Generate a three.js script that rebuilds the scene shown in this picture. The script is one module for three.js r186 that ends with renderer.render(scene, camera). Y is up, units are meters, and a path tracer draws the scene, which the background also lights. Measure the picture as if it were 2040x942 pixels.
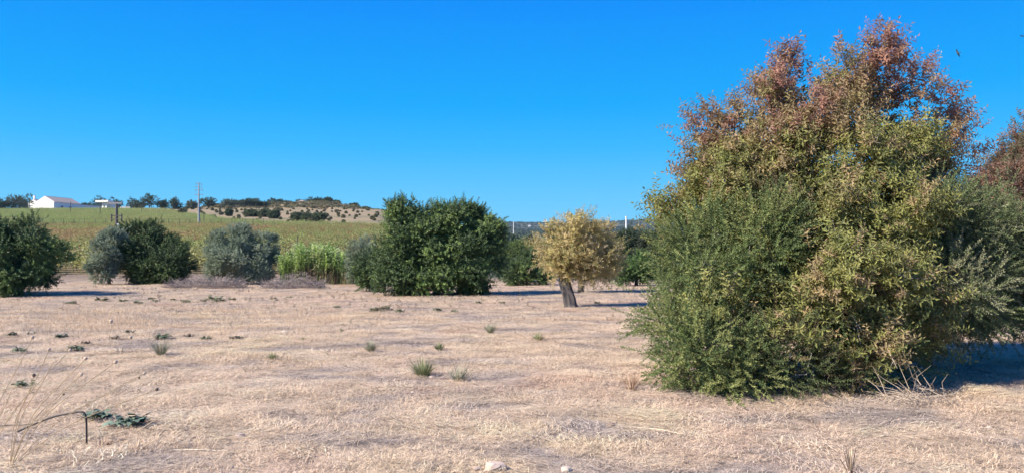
import * as THREE from 'three';
import { mergeGeometries } from 'three/addons/utils/BufferGeometryUtils.js';
import { ImprovedNoise } from 'three/addons/math/ImprovedNoise.js';

// ------------------------------------------------------------------ camera, sky, sun, exposure
const F = 1512, EYE = 1.7, HOR = 510;                       // lens in photo pixels, eye height, horizon row
const scene = new THREE.Scene();
const camera = new THREE.PerspectiveCamera(2 * Math.atan(471 / F) * 180 / Math.PI, 2040 / 942, 0.1, 12000);
camera.position.set(0, EYE, 0);
camera.setViewOffset(2040, 942, 0, -39, 2040, 942);
const renderer = new THREE.WebGLRenderer({ antialias: true });
renderer.toneMapping = THREE.LinearToneMapping;
const EXPO = 2.0;
renderer.toneMappingExposure = EXPO;
renderer.shadowMap.enabled = true;
const SUN = new THREE.Vector3(-0.71, 0.64, 0.30).normalize();
{
  const W = 1024, Hh = 512, a = new Float32Array(W * Hh * 4);
  const stops = [[-90, .16, .55, .95], [0, .25, .72, 1.05], [4.5, .127, .597, 1.03], [8, .035, .49, 1.02], [11.2, .003, .41, 1.0], [18.6, .001, .28, .99], [35, .004, .17, .74], [90, .008, .10, .48]];
  for (let j = 0; j < Hh; j++) {
    const el = ((j + .5) / Hh - .5) * 180;
    let k = 0; while (k < stops.length - 2 && stops[k + 1][0] < el) k++;
    const A = stops[k], B = stops[k + 1], f = Math.min(1, Math.max(0, (el - A[0]) / (B[0] - A[0])));
    for (let i = 0; i < W; i++) {
      const th = ((i + .5) / W - .5) * 2 * Math.PI, e = el * Math.PI / 180;
      const d = Math.cos(th) * Math.cos(e) * SUN.x + Math.sin(e) * SUN.y + Math.sin(th) * Math.cos(e) * SUN.z;
      const au = Math.pow(Math.max(0, d), 4) * .10;
      const o = (j * W + i) * 4;
      for (let c = 0; c < 3; c++) a[o + c] = (A[c + 1] + (B[c + 1] - A[c + 1]) * f + au * [.5, .5, .4][c]) / EXPO;
      a[o + 3] = 1;
    }
  }
  const t = new THREE.DataTexture(a, W, Hh, THREE.RGBAFormat, THREE.FloatType);
  t.mapping = THREE.EquirectangularReflectionMapping; t.magFilter = THREE.LinearFilter; t.minFilter = THREE.LinearFilter; t.needsUpdate = true;
  scene.background = t; scene.environment = t;
}
const sun = new THREE.DirectionalLight(new THREE.Color().setRGB(1, .90, .74), 5);
sun.position.copy(SUN).multiplyScalar(300); sun.castShadow = true;
sun.shadow.mapSize.set(4096, 4096);
Object.assign(sun.shadow.camera, { left: -150, right: 150, top: 150, bottom: -150, near: 1, far: 900 });
scene.add(sun, sun.target);

// ------------------------------------------------------------------ helpers
function rng(seed) { let s = seed >>> 0; return () => { s = (s + 0x6D2B79F5) >>> 0; let t = s; t = Math.imul(t ^ (t >>> 15), t | 1); t ^= t + Math.imul(t ^ (t >>> 7), t | 61); return ((t ^ (t >>> 14)) >>> 0) / 4294967296; }; }
const noise = new ImprovedNoise();
const N2 = (x, y, s = 1, o = 0) => noise.noise(x / s + 37.3 + o, y / s + 11.7, o * 1.37 + .5);
const fbm = (x, y, s, o = 0) => N2(x, y, s, o) * .55 + N2(x, y, s / 2.1, o + 3) * .3 + N2(x, y, s / 4.3, o + 7) * .15;
const clamp = (v, a = 0, b = 1) => Math.min(b, Math.max(a, v));
const sstep = (a, b, v) => { const t = clamp((v - a) / (b - a)); return t * t * (3 - 2 * t); };
const lerp = (a, b, t) => a + (b - a) * t;
const mix3 = (a, b, t) => [lerp(a[0], b[0], t), lerp(a[1], b[1], t), lerp(a[2], b[2], t)];
const table = (tb, v) => { let k = 0; while (k < tb.length - 2 && tb[k + 1][0] < v) k++; return lerp(tb[k][1], tb[k + 1][1], clamp((v - tb[k][0]) / (tb[k + 1][0] - tb[k][0]))); };
const V3 = (x, y, z) => new THREE.Vector3(x, y, z);
const X = (px, d) => (px - 1020) / F * d;
const Y = (py, d) => EYE + (HOR - py) / F * d;
const depthOf = py => EYE * F / (py - HOR);                 // distance of a point of the flat field
const taken = {};
function numbered(n) { const k = taken[n] = (taken[n] ?? -1) + 1; return k ? `${n}_${String(k).padStart(3, '0')}` : n; }
function tag(o, label, category, group) { o.userData.label = label; o.userData.category = category; if (group) o.userData.group = group; return o; }
function shade(o) { o.traverse(m => { if (m.isMesh) { m.castShadow = true; m.receiveShadow = true; } }); return o; }
function thing(name, label, category, pos = [0, 0, 0], group) {
  const o = new THREE.Group(); o.name = numbered(name); o.position.set(...pos); scene.add(o); return tag(o, label, category, group);
}
function part(name, geo, mat, parent) { const m = new THREE.Mesh(geo, mat); m.name = name; m.castShadow = m.receiveShadow = true; parent.add(m); return m; }
function single(name, geo, mat, label, category, pos = [0, 0, 0], group) {
  const m = new THREE.Mesh(geo, mat); m.name = numbered(name); m.position.set(...pos); m.castShadow = m.receiveShadow = true; scene.add(m); return tag(m, label, category, group);
}
const lin = (r, g, b) => new THREE.Color().setRGB(r, g, b);
const std = (c, roughness = .85, extra = {}) => new THREE.MeshStandardMaterial({ color: lin(...c), roughness, side: THREE.DoubleSide, ...extra });
// geometry from flat triangle list, optional colours
function tris(pos, col) {
  const g = new THREE.BufferGeometry();
  g.setAttribute('position', new THREE.Float32BufferAttribute(pos, 3));
  if (col) g.setAttribute('color', new THREE.Float32BufferAttribute(col, 3));
  g.computeVertexNormals(); return g;
}
// tapered tube along points with radii, pushed into list
function tube(list, pts, rad, sides = 5) {
  const rings = [];
  for (let i = 0; i < pts.length; i++) {
    const t = V3().subVectors(pts[Math.min(i + 1, pts.length - 1)], pts[Math.max(i - 1, 0)]).normalize();
    const u = Math.abs(t.y) > .9 ? V3(1, 0, 0) : V3(0, 1, 0), b = V3().crossVectors(t, u).normalize(), n = V3().crossVectors(b, t);
    const ring = [];
    for (let k = 0; k < sides; k++) { const a = k / sides * Math.PI * 2; ring.push(pts[i].clone().addScaledVector(b, Math.cos(a) * rad[i]).addScaledVector(n, Math.sin(a) * rad[i])); }
    rings.push(ring);
  }
  for (let i = 0; i < rings.length - 1; i++) for (let k = 0; k < sides; k++) {
    const a = rings[i][k], b = rings[i][(k + 1) % sides], c = rings[i + 1][k], d = rings[i + 1][(k + 1) % sides];
    list.push(a.x, a.y, a.z, b.x, b.y, b.z, d.x, d.y, d.z, a.x, a.y, a.z, d.x, d.y, d.z, c.x, c.y, c.z);
  }
}
function leaf(list, base, dir, len, wid, fold, side) {       // two folded triangles-pairs, pointed at both ends
  const s = V3().crossVectors(dir, side).normalize(), n = V3().crossVectors(s, dir).normalize();
  const m = base.clone().addScaledVector(dir, len * .45), tip = base.clone().addScaledVector(dir, len).addScaledVector(n, -len * .12);
  const l = m.clone().addScaledVector(s, wid / 2).addScaledVector(n, fold * wid), r = m.clone().addScaledVector(s, -wid / 2).addScaledVector(n, fold * wid);
  list.push(base.x, base.y, base.z, l.x, l.y, l.z, tip.x, tip.y, tip.z, base.x, base.y, base.z, tip.x, tip.y, tip.z, r.x, r.y, r.z);
}
function sprig(seed, { L = .3, n = 14, len = .06, wid = .02, ang = 55, droop = 0, stem = .002, start = .1, fan = 0 }) {
  const R = rng(seed), list = [];
  if (stem) tube(list, [V3(0, 0, 0), V3(fan * .1, L * .5, 0), V3(0, L, 0)], [stem, stem * .8, stem * .4], 3);
  for (let i = 0; i < n; i++) {
    const t = start + (1 - start) * (i + R() * .6) / n, az = i * 2.4 + R() * .7, a = (ang + (R() - .5) * 40) * Math.PI / 180 * (t > .92 ? .4 : 1);
    const d = V3(Math.cos(az) * Math.sin(a), Math.cos(a) - droop * R(), Math.sin(az) * Math.sin(a)).normalize();
    leaf(list, V3(0, L * t, 0), d, len * (.7 + R() * .5), wid * (.75 + R() * .5), .18 + R() * .2, V3(R() - .5, R() * .6 + .4, R() - .5));
  }
  return tris(list);
}
const Q = new THREE.Quaternion(), UPV = V3(0, 1, 0), M4 = new THREE.Matrix4();
function instanced(name, geo, mat, items, parent) {          // items: [pos, dir, twist, scale, colour]
  const m = new THREE.InstancedMesh(geo, mat, items.length); m.name = name; m.castShadow = m.receiveShadow = true;
  const q2 = new THREE.Quaternion(), c = new THREE.Color();
  items.forEach(([p, d, tw, s, col], i) => {
    Q.setFromUnitVectors(UPV, d); q2.setFromAxisAngle(UPV, tw); Q.multiply(q2);
    M4.compose(p, Q, typeof s === 'number' ? V3(s, s, s) : s); m.setMatrixAt(i, M4);
    if (col) m.setColorAt(i, c.setRGB(...col));
  });
  m.userData.kind = 'stuff'; parent.add(m); return m;
}
function rdir(R) { const z = R() * 2 - 1, a = R() * 6.2832, s = Math.sqrt(1 - z * z); return V3(Math.cos(a) * s, z, Math.sin(a) * s); }

// ------------------------------------------------------------------ terrain
const SLOPE = [[0, 0], [52, 0], [62, .4], [200, 9], [430, 27.6], [520, 27.0], [700, 18], [1200, 20], [6000, 60]];
const VALLEY = [[0, 0], [60, 0], [300, 3], [800, 19], [1500, 46], [2100, 75], [2700, 132], [3200, 136], [6000, 60]];
function hillUp(d, t) {                                      // the terraced hill above the orchard
  if (d < 415) return 0;
  const along = sstep(-.50, -.36, t) * (1 - sstep(-.245, -.165, t) * .75) * (1 - sstep(-.16, -.03, t));
  return 9.6 * along * sstep(415, 515, d) * (1 - sstep(540, 760, d));
}
function H(x, z) {
  const d = -z;
  let y = fbm(x, z, 5.5) * .085 + N2(x, z, .7, 5) * .022;
  if (d < 48) return y * sstep(2, 6, Math.hypot(x, z));
  const t = x / d, w = 1 - sstep(-.17, -.015, t);
  y += lerp(table(VALLEY, d), table(SLOPE, d), w) + hillUp(d, t);
  y += fbm(x, z, 60, 9) * 1.2 * sstep(60, 300, d) * (d < 430 ? .5 : 1) + fbm(x, z, 700, 13) * 26 * sstep(1200, 2600, d) * (1 - w);
  const ter = hillUp(d, t);
  if (ter > .3) y += (Math.round(ter / 2.4) * 2.4 - ter) * .55;
  return y;
}
const PXof = (x, d) => 1020 + x / d * F;
const VINE_END = [[-900, 420], [330, 422], [345, 372], [430, 262], [560, 222], [740, 208], [800, 200]];
// colours of dry straw and soil (linear base colours)
const STRAW = [.75, .575, .42], PINK = [.77, .56, .43], YEL = [.80, .62, .41], GREY = [.44, .37, .345], REDSOIL = [.56, .34, .24], DARKLIT = [.30, .24, .20];
function fieldTone(x, z) {
  const n1 = fbm(x, z, 3.2, 21), n2 = fbm(x * .6, z, .95, 25), n3 = fbm(x, z, 9, 31), n4 = N2(x * .6, z, .45, 35);
  const left = sstep(-1, -9, x + z * .02);
  let c = mix3(STRAW, PINK, sstep(-.05, .35, n3 + (x > -2 ? .14 : -.1)));
  c = mix3(c, YEL, sstep(.12, .4, n1) * .7);
  c = mix3(c, GREY, sstep(.0, .30, n2 * .8 + n4 * .35 + n3 * -.15 + .015) * .9);
  c = mix3(c, REDSOIL, sstep(.26, .42, fbm(x, z * .8, 2.4, 41)) * .45);
  c = mix3(c, DARKLIT, sstep(.3, .5, n4 * .8 + n2 * .5) * .4);
  return c;
}
function groundColour(x, z) {
  const d = -z;
  if (d < 30) return fieldTone(x, z);
  const px = PXof(x, d), f = fieldTone(x, z);
  if (d < 60) {
    let c = mix3(f, REDSOIL, sstep(38, 46, d) * sstep(640, 690, px) * (1 - sstep(720, 780, px)) * .8);
    return mix3(c, [.36, .27, .20], sstep(46, 58, d));
  }
  const left = 1 - sstep(-.19, -.15, x / d), n = fbm(x, z, 22, 51), n2 = fbm(x, z, 6, 55);
  const soil = mix3([.24, .19, .09], [.30, .23, .12], n * .8 + .5);
  const dry = mix3([.42, .32, .19], [.31, .26, .145], sstep(-.15, .3, n + n2 * .5));
  const scrub = mix3([.20, .17, .09], [.40, .29, .18], sstep(-.2, .3, n2 + n * .4));
  let c = d < table(VINE_END, px) + 3 ? soil : dry;
  c = mix3(c, scrub, clamp(hillUp(d, x / d) / 4 - .35) * .8);
  const valley = mix3([.10, .11, .055], [.26, .22, .13], sstep(.05, .35, fbm(x, z, 160, 61)) * (d < 1600 ? 1 : .35));
  return mix3(valley, c, left);
}
function groundTextures() {
  const S = 2048, R = rng(77), col = new Float32Array(S * S * 3), hgt = new Float32Array(S * S);
  const blotch = new Float32Array(S * S);                    // tiling value noise: crumbs of soil and matted litter a few centimetres across
  for (const [cell, amp] of [[64, .3], [32, .35], [16, .35]]) {
    const G = S / cell, gr = new Float32Array(G * G).map(() => R() * 2 - 1);
    for (let j = 0; j < S; j++) for (let i = 0; i < S; i++) {
      const u = i / cell, w = j / cell, a = u | 0, b = w | 0, fu = u - a, fw = w - b, su = fu * fu * (3 - 2 * fu), sw = fw * fw * (3 - 2 * fw), a1 = (a + 1) % G, b1 = (b + 1) % G;
      blotch[j * S + i] += amp * lerp(lerp(gr[b * G + a], gr[b * G + a1], su), lerp(gr[b1 * G + a], gr[b1 * G + a1], su), sw);
    }
  }
  for (let j = 0; j < S; j++) for (let i = 0; i < S; i++) {
    const o = j * S + i, v = .43 + (R() - .5) * .2 + blotch[o] * .36;
    col[o * 3] = v; col[o * 3 + 1] = v * .96; col[o * 3 + 2] = v * .93; hgt[o] = .2 + R() * .15 + blotch[o] * .2;
  }
  for (let n = 0; n < 150000; n++) {
    const a = R() * Math.PI, L = 8 + R() * R() * 62, bend = (R() - .5) * .02, v = .55 + R() * .5, warm = (R() - .5) * .12, hh = .4 + R() * .6, w = R() < .25 ? 2 : 1;
    let x = R() * S, y = R() * S, an = a;
    if (blotch[(y | 0) * S + (x | 0)] < -.12 && R() < .85) continue;   // straw lies in mats with bare soil between
    for (let s = 0; s < L; s++) {
      x += Math.cos(an); y += Math.sin(an); an += bend;
      for (let k = 0; k < w; k++) {
        const i = ((Math.floor(x) + k) % S + S) % S, j = (Math.floor(y) % S + S) % S, o = j * S + i;
        col[o * 3] = v * (1 + warm * .4); col[o * 3 + 1] = v; col[o * 3 + 2] = v * (1 - warm); hgt[o] = hh;
      }
    }
  }
  const A = new Uint8Array(S * S * 4), B = new Uint8Array(S * S * 4), g = v => Math.round(255 * Math.pow(clamp(v), 1 / 2.2));
  for (let o = 0; o < S * S; o++) {
    for (let c = 0; c < 3; c++) { A[o * 4 + c] = g(col[o * 3 + c]); B[o * 4 + c] = Math.round(hgt[o] * 255); }
    A[o * 4 + 3] = B[o * 4 + 3] = 255;
  }
  return [A, B].map((d, k) => { const t = new THREE.DataTexture(d, S, S, THREE.RGBAFormat); t.wrapS = t.wrapT = THREE.RepeatWrapping; t.magFilter = THREE.LinearFilter; t.minFilter = THREE.LinearMipmapLinearFilter; t.generateMipmaps = true; if (!k) t.colorSpace = THREE.SRGBColorSpace; t.needsUpdate = true; return t; });
}
{
  const angs = [], A0 = -50, A1 = 50;                        // degrees either side of the view
  for (let i = 0; i <= 420; i++) angs.push(A0 + (A1 - A0) * i / 420);
  for (let i = 1; i < 60; i++) angs.push(A1 + 260 * i / 60);
  const rs = [0.4]; while (rs[rs.length - 1] < 6500) { const r = rs[rs.length - 1]; rs.push(r * (r < 60 ? 1.019 : 1.016)); }
  const n = angs.length, pos = [], col = [], uv = [], idx = [];
  pos.push(0, 0, 0); col.push(...fieldTone(0, 0)); uv.push(0, 0);
  for (const r of rs) for (const a of angs) {
    const x = Math.sin(a * Math.PI / 180) * r, z = -Math.cos(a * Math.PI / 180) * r;
    pos.push(x, H(x, z), z); col.push(...groundColour(x, z)); uv.push(x / 5, z / 5);
  }
  for (let k = 0; k < n; k++) idx.push(0, 1 + k, 1 + (k + 1) % n);
  for (let i = 0; i < rs.length - 1; i++) for (let k = 0; k < n; k++) {
    const a = 1 + i * n + k, b = 1 + i * n + (k + 1) % n, c = a + n, d = b + n; idx.push(a, c, b, b, c, d);
  }
  const g = new THREE.BufferGeometry();
  g.setAttribute('position', new THREE.Float32BufferAttribute(pos, 3)); g.setAttribute('color', new THREE.Float32BufferAttribute(col, 3)); g.setAttribute('uv', new THREE.Float32BufferAttribute(uv, 2));
  g.setIndex(idx); g.computeVertexNormals();
  const [map, bump] = groundTextures();
  const m = new THREE.Mesh(g, new THREE.MeshStandardMaterial({ vertexColors: true, map, bumpMap: bump, bumpScale: .02, roughness: 1, side: THREE.DoubleSide }));
  m.name = 'ground'; m.receiveShadow = true; m.castShadow = true; m.userData.kind = 'structure'; m.userData.label = 'dry stubble field with vineyard slope and hills beyond'; scene.add(m);
}

// ------------------------------------------------------------------ tree maker
const leafMat = (rough = .8, transmission = .25) => new THREE.MeshPhysicalMaterial({ color: 0xffffff, roughness: rough, transmission, thickness: 0, side: THREE.DoubleSide });
const LM = { soft: leafMat(.9, .42), gloss: leafMat(.6, .15), mid: leafMat(.75, .14) };
const BARK = { dark: std([.085, .07, .065], .95), grey: std([.26, .24, .235], .95), twig: std([.20, .155, .125], .95), pale: std([.42, .37, .34], .9) };
const SP = {
  carob: sprig(1, { L: .36, n: 18, len: .078, wid: .044, ang: 60, droop: .2 }),
  olive: sprig(2, { L: .20, n: 22, len: .075, wid: .022, ang: 55 }),
  pear: sprig(3, { L: .26, n: 13, len: .072, wid: .024, ang: 60, droop: .35 }),
  fine: sprig(4, { L: .30, n: 34, len: .034, wid: .0125, ang: 50 }),
  almond: sprig(5, { L: .30, n: 14, len: .085, wid: .034, ang: 60, droop: .3 }),
  far: sprig(6, { L: 1.0, n: 14, len: .42, wid: .26, ang: 62, stem: 0 }),
};
function skeleton(root, trunk, targets, R, r0, bf = .35) {   // greedy tree that reaches every clump; returns nodes with parent and radius
  const nodes = trunk.map(([p, r], i) => ({ p, par: i - 1, len: 0, tips: 0, r }));
  for (let i = 1; i < nodes.length; i++) nodes[i].len = nodes[i - 1].len + nodes[i].p.distanceTo(nodes[i - 1].p);
  const top = nodes.length - 1, base = nodes[top].p;
  const ts = [...targets].sort((a, b) => a.distanceTo(base) - b.distanceTo(base));
  for (const t of ts) {
    let best = top, bc = 1e9;
    for (let i = top; i < nodes.length; i++) { const c = nodes[i].p.distanceTo(t) + bf * nodes[i].len; if (c < bc) { bc = c; best = i; } }
    const a = nodes[best], L = a.p.distanceTo(t);
    let from = best;
    if (L > .25) { const m = a.p.clone().lerp(t, .5).add(V3((R() - .5) * L * .22, (R() - .3) * L * .2, (R() - .5) * L * .22)); nodes.push({ p: m, par: from, len: a.len + L * .5, tips: 0 }); from = nodes.length - 1; }
    nodes.push({ p: t, par: from, len: a.len + L, tips: 1 });
  }
  for (let i = nodes.length - 1; i > top; i--) nodes[nodes[i].par].tips += Math.max(nodes[i].tips, .001);
  for (let i = top + 1; i < nodes.length; i++) nodes[i].r = r0 * Math.pow(Math.max(1, nodes[i].tips), .42);
  return [nodes, top];
}
// lobes: [px, py, rx, ry, depth, rz (m), density]; sizes rx, ry in photo pixels at that depth
function tree(o) {
  const R = rng(o.seed), d0 = o.depth, bx = o.world ? o.world[0] : X(o.px, d0), bz = o.world ? o.world[1] : -d0, by = H(bx, bz);
  const T = thing(o.name, o.label, o.category || 'tree', [bx, by, bz], o.group);
  o.sprig.boundingBox || o.sprig.computeBoundingBox();
  const grow = (o.clumpR * .75 + o.sprig.boundingBox.max.y * .45 * (o.size ?? 1)) * (o.tight ?? .5);   // leaves reach this far beyond a clump's centre
  const lobes = o.lobes.map(([px, py, rx, ry, d, rz, den = 1]) => ({ c: V3(X(px, d) - bx, Y(py, d) - by, -d - bz), r: V3(rx / F * d, ry / F * d, rz ?? rx / F * d).addScalar(-grow).clampScalar(.1, 99), den }));
  const clumps = [];
  for (const l of lobes) {
    const area = 4.2 * Math.PI * Math.pow((Math.pow(l.r.x * l.r.y, 1.6) + Math.pow(l.r.x * l.r.z, 1.6) + Math.pow(l.r.y * l.r.z, 1.6)) / 3, 1 / 1.6);
    const n = Math.max(3, Math.round(area * o.cd * l.den));
    for (let i = 0; i < n; i++) {
      const v = rdir(R), inner = R() < (o.inner ?? .2), f = inner ? .35 + R() * .4 : (o.shell ?? .78) + R() * (1.06 - (o.shell ?? .78));
      const p = l.c.clone().add(v.clone().multiply(l.r).multiplyScalar(f));
      if (p.y < (o.low ?? .12)) { if (R() < .6) continue; p.y = (o.low ?? .12) + R() * .15; }
      if (!inner && lobes.some(q => q !== l && p.clone().sub(q.c).divide(q.r).length() < .7)) continue;
      clumps.push({ p, v, inner, den: l.den, cr: R() });
    }
  }
  const items = [], tgt = [];
  for (const c of clumps) {
    if (R() < (o.branchShare ?? .7)) tgt.push(c.p);
    const ns = Math.round(o.ns * (c.inner ? .6 : 1) * (.6 + R() * .8)), cr = o.clumpR * (.65 + R() * .8);
    for (let i = 0; i < ns; i++) {
      const w = rdir(R), rr = Math.pow(R(), .5) * cr, shoot = R() < (o.shoots ?? .08) ? 1.7 : 1;
      const p = c.p.clone().addScaledVector(w, rr * shoot).add(V3(0, (o.lift ?? 0) * R() * cr, 0));
      if (p.y < (o.low ?? .12) * .6) continue;
      const dir = c.v.clone().multiplyScalar(.7).addScaledVector(w, .8).add(V3(0, o.up ?? .35, 0)).addScaledVector(rdir(R), o.wild ?? .55).normalize();
      items.push([p, dir, R() * 6.28, (o.size ?? 1) * (.7 + R() * .6), o.colour(R, p, c, by)]);
    }
  }
  const tr = o.trunk.map(([x, y, z, r]) => [V3(x, y, z), r]);
  const [nodes, top] = skeleton(null, tr, tgt, R, o.r0 ?? .006, o.bf);
  const tl = [];
  if (tr.length > 1) {                                       // trunk: smooth bent tube with ridged, knobbly bark
    const cv = new THREE.CatmullRomCurve3(tr.map(t => t[0])), S = 26, K = 18, ring = [];
    for (let i = 0; i <= S; i++) {
      const f = i / S, p = cv.getPoint(f), t = cv.getTangent(f), b = V3().crossVectors(t, V3(0, 0, 1)).normalize(), n = V3().crossVectors(b, t);
      const ri = lerp(tr[Math.floor(f * (tr.length - 1))][1], tr[Math.min(tr.length - 1, Math.floor(f * (tr.length - 1)) + 1)][1], f * (tr.length - 1) % 1);
      ring.push([...Array(K)].map((_, j) => { const a = j / K * 6.2832, rr = ri * (1 + .17 * N2(Math.cos(a) * 3 + o.seed, Math.sin(a) * 3 + f * 1.5, .8) + .26 * N2(Math.cos(a) * 7, Math.sin(a) * 7 + f * 2.5, 1, o.seed) + (f < .12 ? (0.12 - f) * 2.2 * (1 + Math.sin(a * 5) * .4) : 0)); return p.clone().addScaledVector(b, Math.cos(a) * rr).addScaledVector(n, Math.sin(a) * rr); }));
    }
    for (let i = 0; i < S; i++) for (let j = 0; j < K; j++) { const a = ring[i][j], b = ring[i][(j + 1) % K], c = ring[i + 1][j], d = ring[i + 1][(j + 1) % K]; tl.push(...a, ...b, ...d, ...a, ...d, ...c); }
    part('trunk', tris(tl), o.bark || BARK.dark, T);
  }
  const bl = [];
  for (let i = top + 1; i < nodes.length; i++) { const n = nodes[i], q = nodes[n.par]; tube(bl, [q.p, n.p], [Math.min(q.r, n.r * 1.5), n.r * .85], n.r > .02 ? 6 : 4); }
  if (bl.length) part('limbs', tris(bl), o.limb || BARK.twig, T);
  if (o.dead) {                                              // bare pale twigs poking out of the leaves
    const dl = [];
    for (let i = 0; i < o.dead; i++) {
      const c = clumps[Math.floor(R() * clumps.length)]; if (c.inner || c.p.z < -.2) { continue; }
      const d = c.v.clone().add(rdir(R).multiplyScalar(.7)).normalize(), L = .25 + R() * .45, a = c.p.clone().addScaledVector(d, -.15), m = a.clone().addScaledVector(d, L * .6).add(V3(0, (R() - .4) * .12, 0)), e = a.clone().addScaledVector(d, L).add(V3(0, (R() - .6) * .2, 0));
      tube(dl, [a, m, e], [.006, .0045, .0015], 4);
      for (let k = 0; k < 3; k++) { const q = a.clone().lerp(e, .45 + R() * .4), w = d.clone().add(rdir(R).multiplyScalar(.9)).normalize(); tube(dl, [q, q.clone().addScaledVector(w, .1 + R() * .18)], [.003, .001], 3); }
    }
    const dt = part('dead_twigs', tris(dl), BARK.pale, T); dt.userData.kind = 'stuff';
  }
  instanced(o.crown || 'crown', o.sprig, o.mat || LM.mid, items, T);
  return T;
}
const vary = (base, amt, hue = .12) => (R, p, c) => { const v = (1 - amt / 2 + amt * R()) * (.8 + .4 * c.cr), h = (R() - .5) * hue; return [base[0] * v * (1 + h), base[1] * v, base[2] * v * (1 - h)]; };
const pick = (list) => (R, p, c) => { let b = list[Math.floor(c.cr * list.length * .999)]; if (R() < .3) b = list[Math.floor(R() * list.length)]; const v = .75 + .5 * R(); return [b[0] * v, b[1] * v, b[2] * v]; };

const CAROB = [[.066, .118, .032], [.080, .138, .038], [.052, .098, .028], [.17, .25, .065]];
const OLIVE = [[.28, .335, .235], [.33, .38, .275], [.22, .27, .185]];
const carob = { sprig: SP.carob, mat: LM.gloss, colour: pick(CAROB), cd: 1.35, ns: 82, clumpR: .36, up: .12, wild: .8, shoots: .08, low: .08, inner: .25 };
const olive = { sprig: SP.olive, mat: LM.mid, colour: pick(OLIVE), cd: 1.7, ns: 120, clumpR: .34, up: .25, low: .1, limb: BARK.grey, shoots: .05 };

// ---- hedge of trees at the far edge of the field
tree({ ...carob, name: 'carob_tree', seed: 101, px: 30, depth: 33.5, label: 'dark green carob bush cut by the left edge of the photo', trunk: [[0, 0, 0, .16], [.1, .6, 0, .13]],
  lobes: [[20, 510, 75, 60, 33, 1.9], [-40, 520, 90, 75, 34, 2.2], [85, 505, 38, 48, 33, 1.2], [45, 555, 55, 30, 32.3, 1.2], [-10, 475, 60, 38, 33.4, 1.4], [60, 470, 30, 26, 33.5, 1]] });
tree({ ...olive, name: 'olive_tree', seed: 102, px: 215, depth: 46.5, label: 'small grey olive bush tucked against the left side of a broad green bush', trunk: [[0, 0, 0, .12], [0, .6, 0, .1]],
  lobes: [[212, 505, 34, 42, 46, 1.2], [205, 535, 28, 28, 45.6, 1], [228, 480, 22, 24, 46.3, .9]] });
tree({ ...carob, name: 'carob_tree', seed: 103, px: 300, depth: 48, label: 'broad green bush with a pointed top behind the transformer pole side olive', colour: pick([[.068, .118, .030], [.085, .140, .036], [.055, .10, .028]]), trunk: [[0, 0, 0, .15], [0, .7, 0, .12]], cd: 1.3,
  lobes: [[282, 475, 38, 38, 48, 1.5], [300, 510, 66, 50, 47.4, 2], [340, 525, 42, 36, 47, 1.4], [262, 525, 34, 38, 46.6, 1.2], [300, 545, 70, 24, 46.3, 1.4]] });
tree({ ...olive, name: 'olive_tree', seed: 104, px: 482, depth: 46.5, label: 'rounded silver grey olive tree left of the green canes', trunk: [[0, 0, 0, .2], [.1, .7, 0, .16]],
  lobes: [[480, 482, 50, 34, 46.6, 1.7], [440, 500, 34, 36, 46.4, 1.3], [520, 500, 36, 38, 46.4, 1.3], [475, 520, 52, 36, 45.6, 1.6], [505, 535, 36, 26, 45.6, 1.1], [432, 535, 20, 24, 46, .8]] });
tree({ ...olive, name: 'olive_tree', seed: 105, px: 722, depth: 44, label: 'slim grey olive bush at the left side of the large dark carob', trunk: [[0, 0, 0, .1], [0, .5, 0, .09]],
  lobes: [[722, 508, 26, 32, 44, 1], [715, 540, 24, 28, 44, .9]] });
tree({ ...carob, name: 'carob_tree', seed: 106, px: 742, depth: 37, label: 'low green carob shrub at the left foot of the large dark carobs', trunk: [[0, 0, 0, .08], [0, .4, 0, .07]],
  lobes: [[742, 535, 30, 36, 37, .9], [735, 555, 26, 20, 36.6, .7], [760, 520, 22, 26, 37.2, .8]] });
tree({ ...carob, name: 'carob_tree', seed: 107, px: 800, depth: 33.6, label: 'left one of two large dark carobs growing together mid field', trunk: [[0, 0, 0, .2], [0, .8, 0, .17]], shoots: .12, cd: 1.4,
  lobes: [[800, 460, 48, 42, 33.6, 1.4], [795, 520, 56, 48, 33.2, 1.5], [785, 565, 40, 26, 32.6, 1], [825, 560, 50, 30, 32.6, 1], [815, 430, 30, 26, 33.6, .8], [790, 425, 14, 18, 33.6, .5, .6]] });
tree({ ...carob, name: 'carob_tree', seed: 108, px: 920, depth: 34, label: 'taller right one of two large dark carobs beside the yellow almond', trunk: [[0, 0, 0, .24], [0, .9, 0, .2]], shoots: .12, cd: 1.4,
  lobes: [[915, 450, 62, 44, 34, 1.7], [920, 515, 84, 62, 33.6, 2], [900, 560, 66, 32, 32.6, 1.2], [960, 555, 44, 34, 33, 1.2], [965, 480, 38, 46, 34, 1.3], [870, 490, 34, 54, 33.3, 1.1], [850, 450, 40, 40, 33.8, 1.2], [840, 500, 44, 60, 33.2, 1.2], [935, 418, 30, 20, 34, .7, .8], [870, 440, 30, 28, 34, .9, .8]] });
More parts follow.
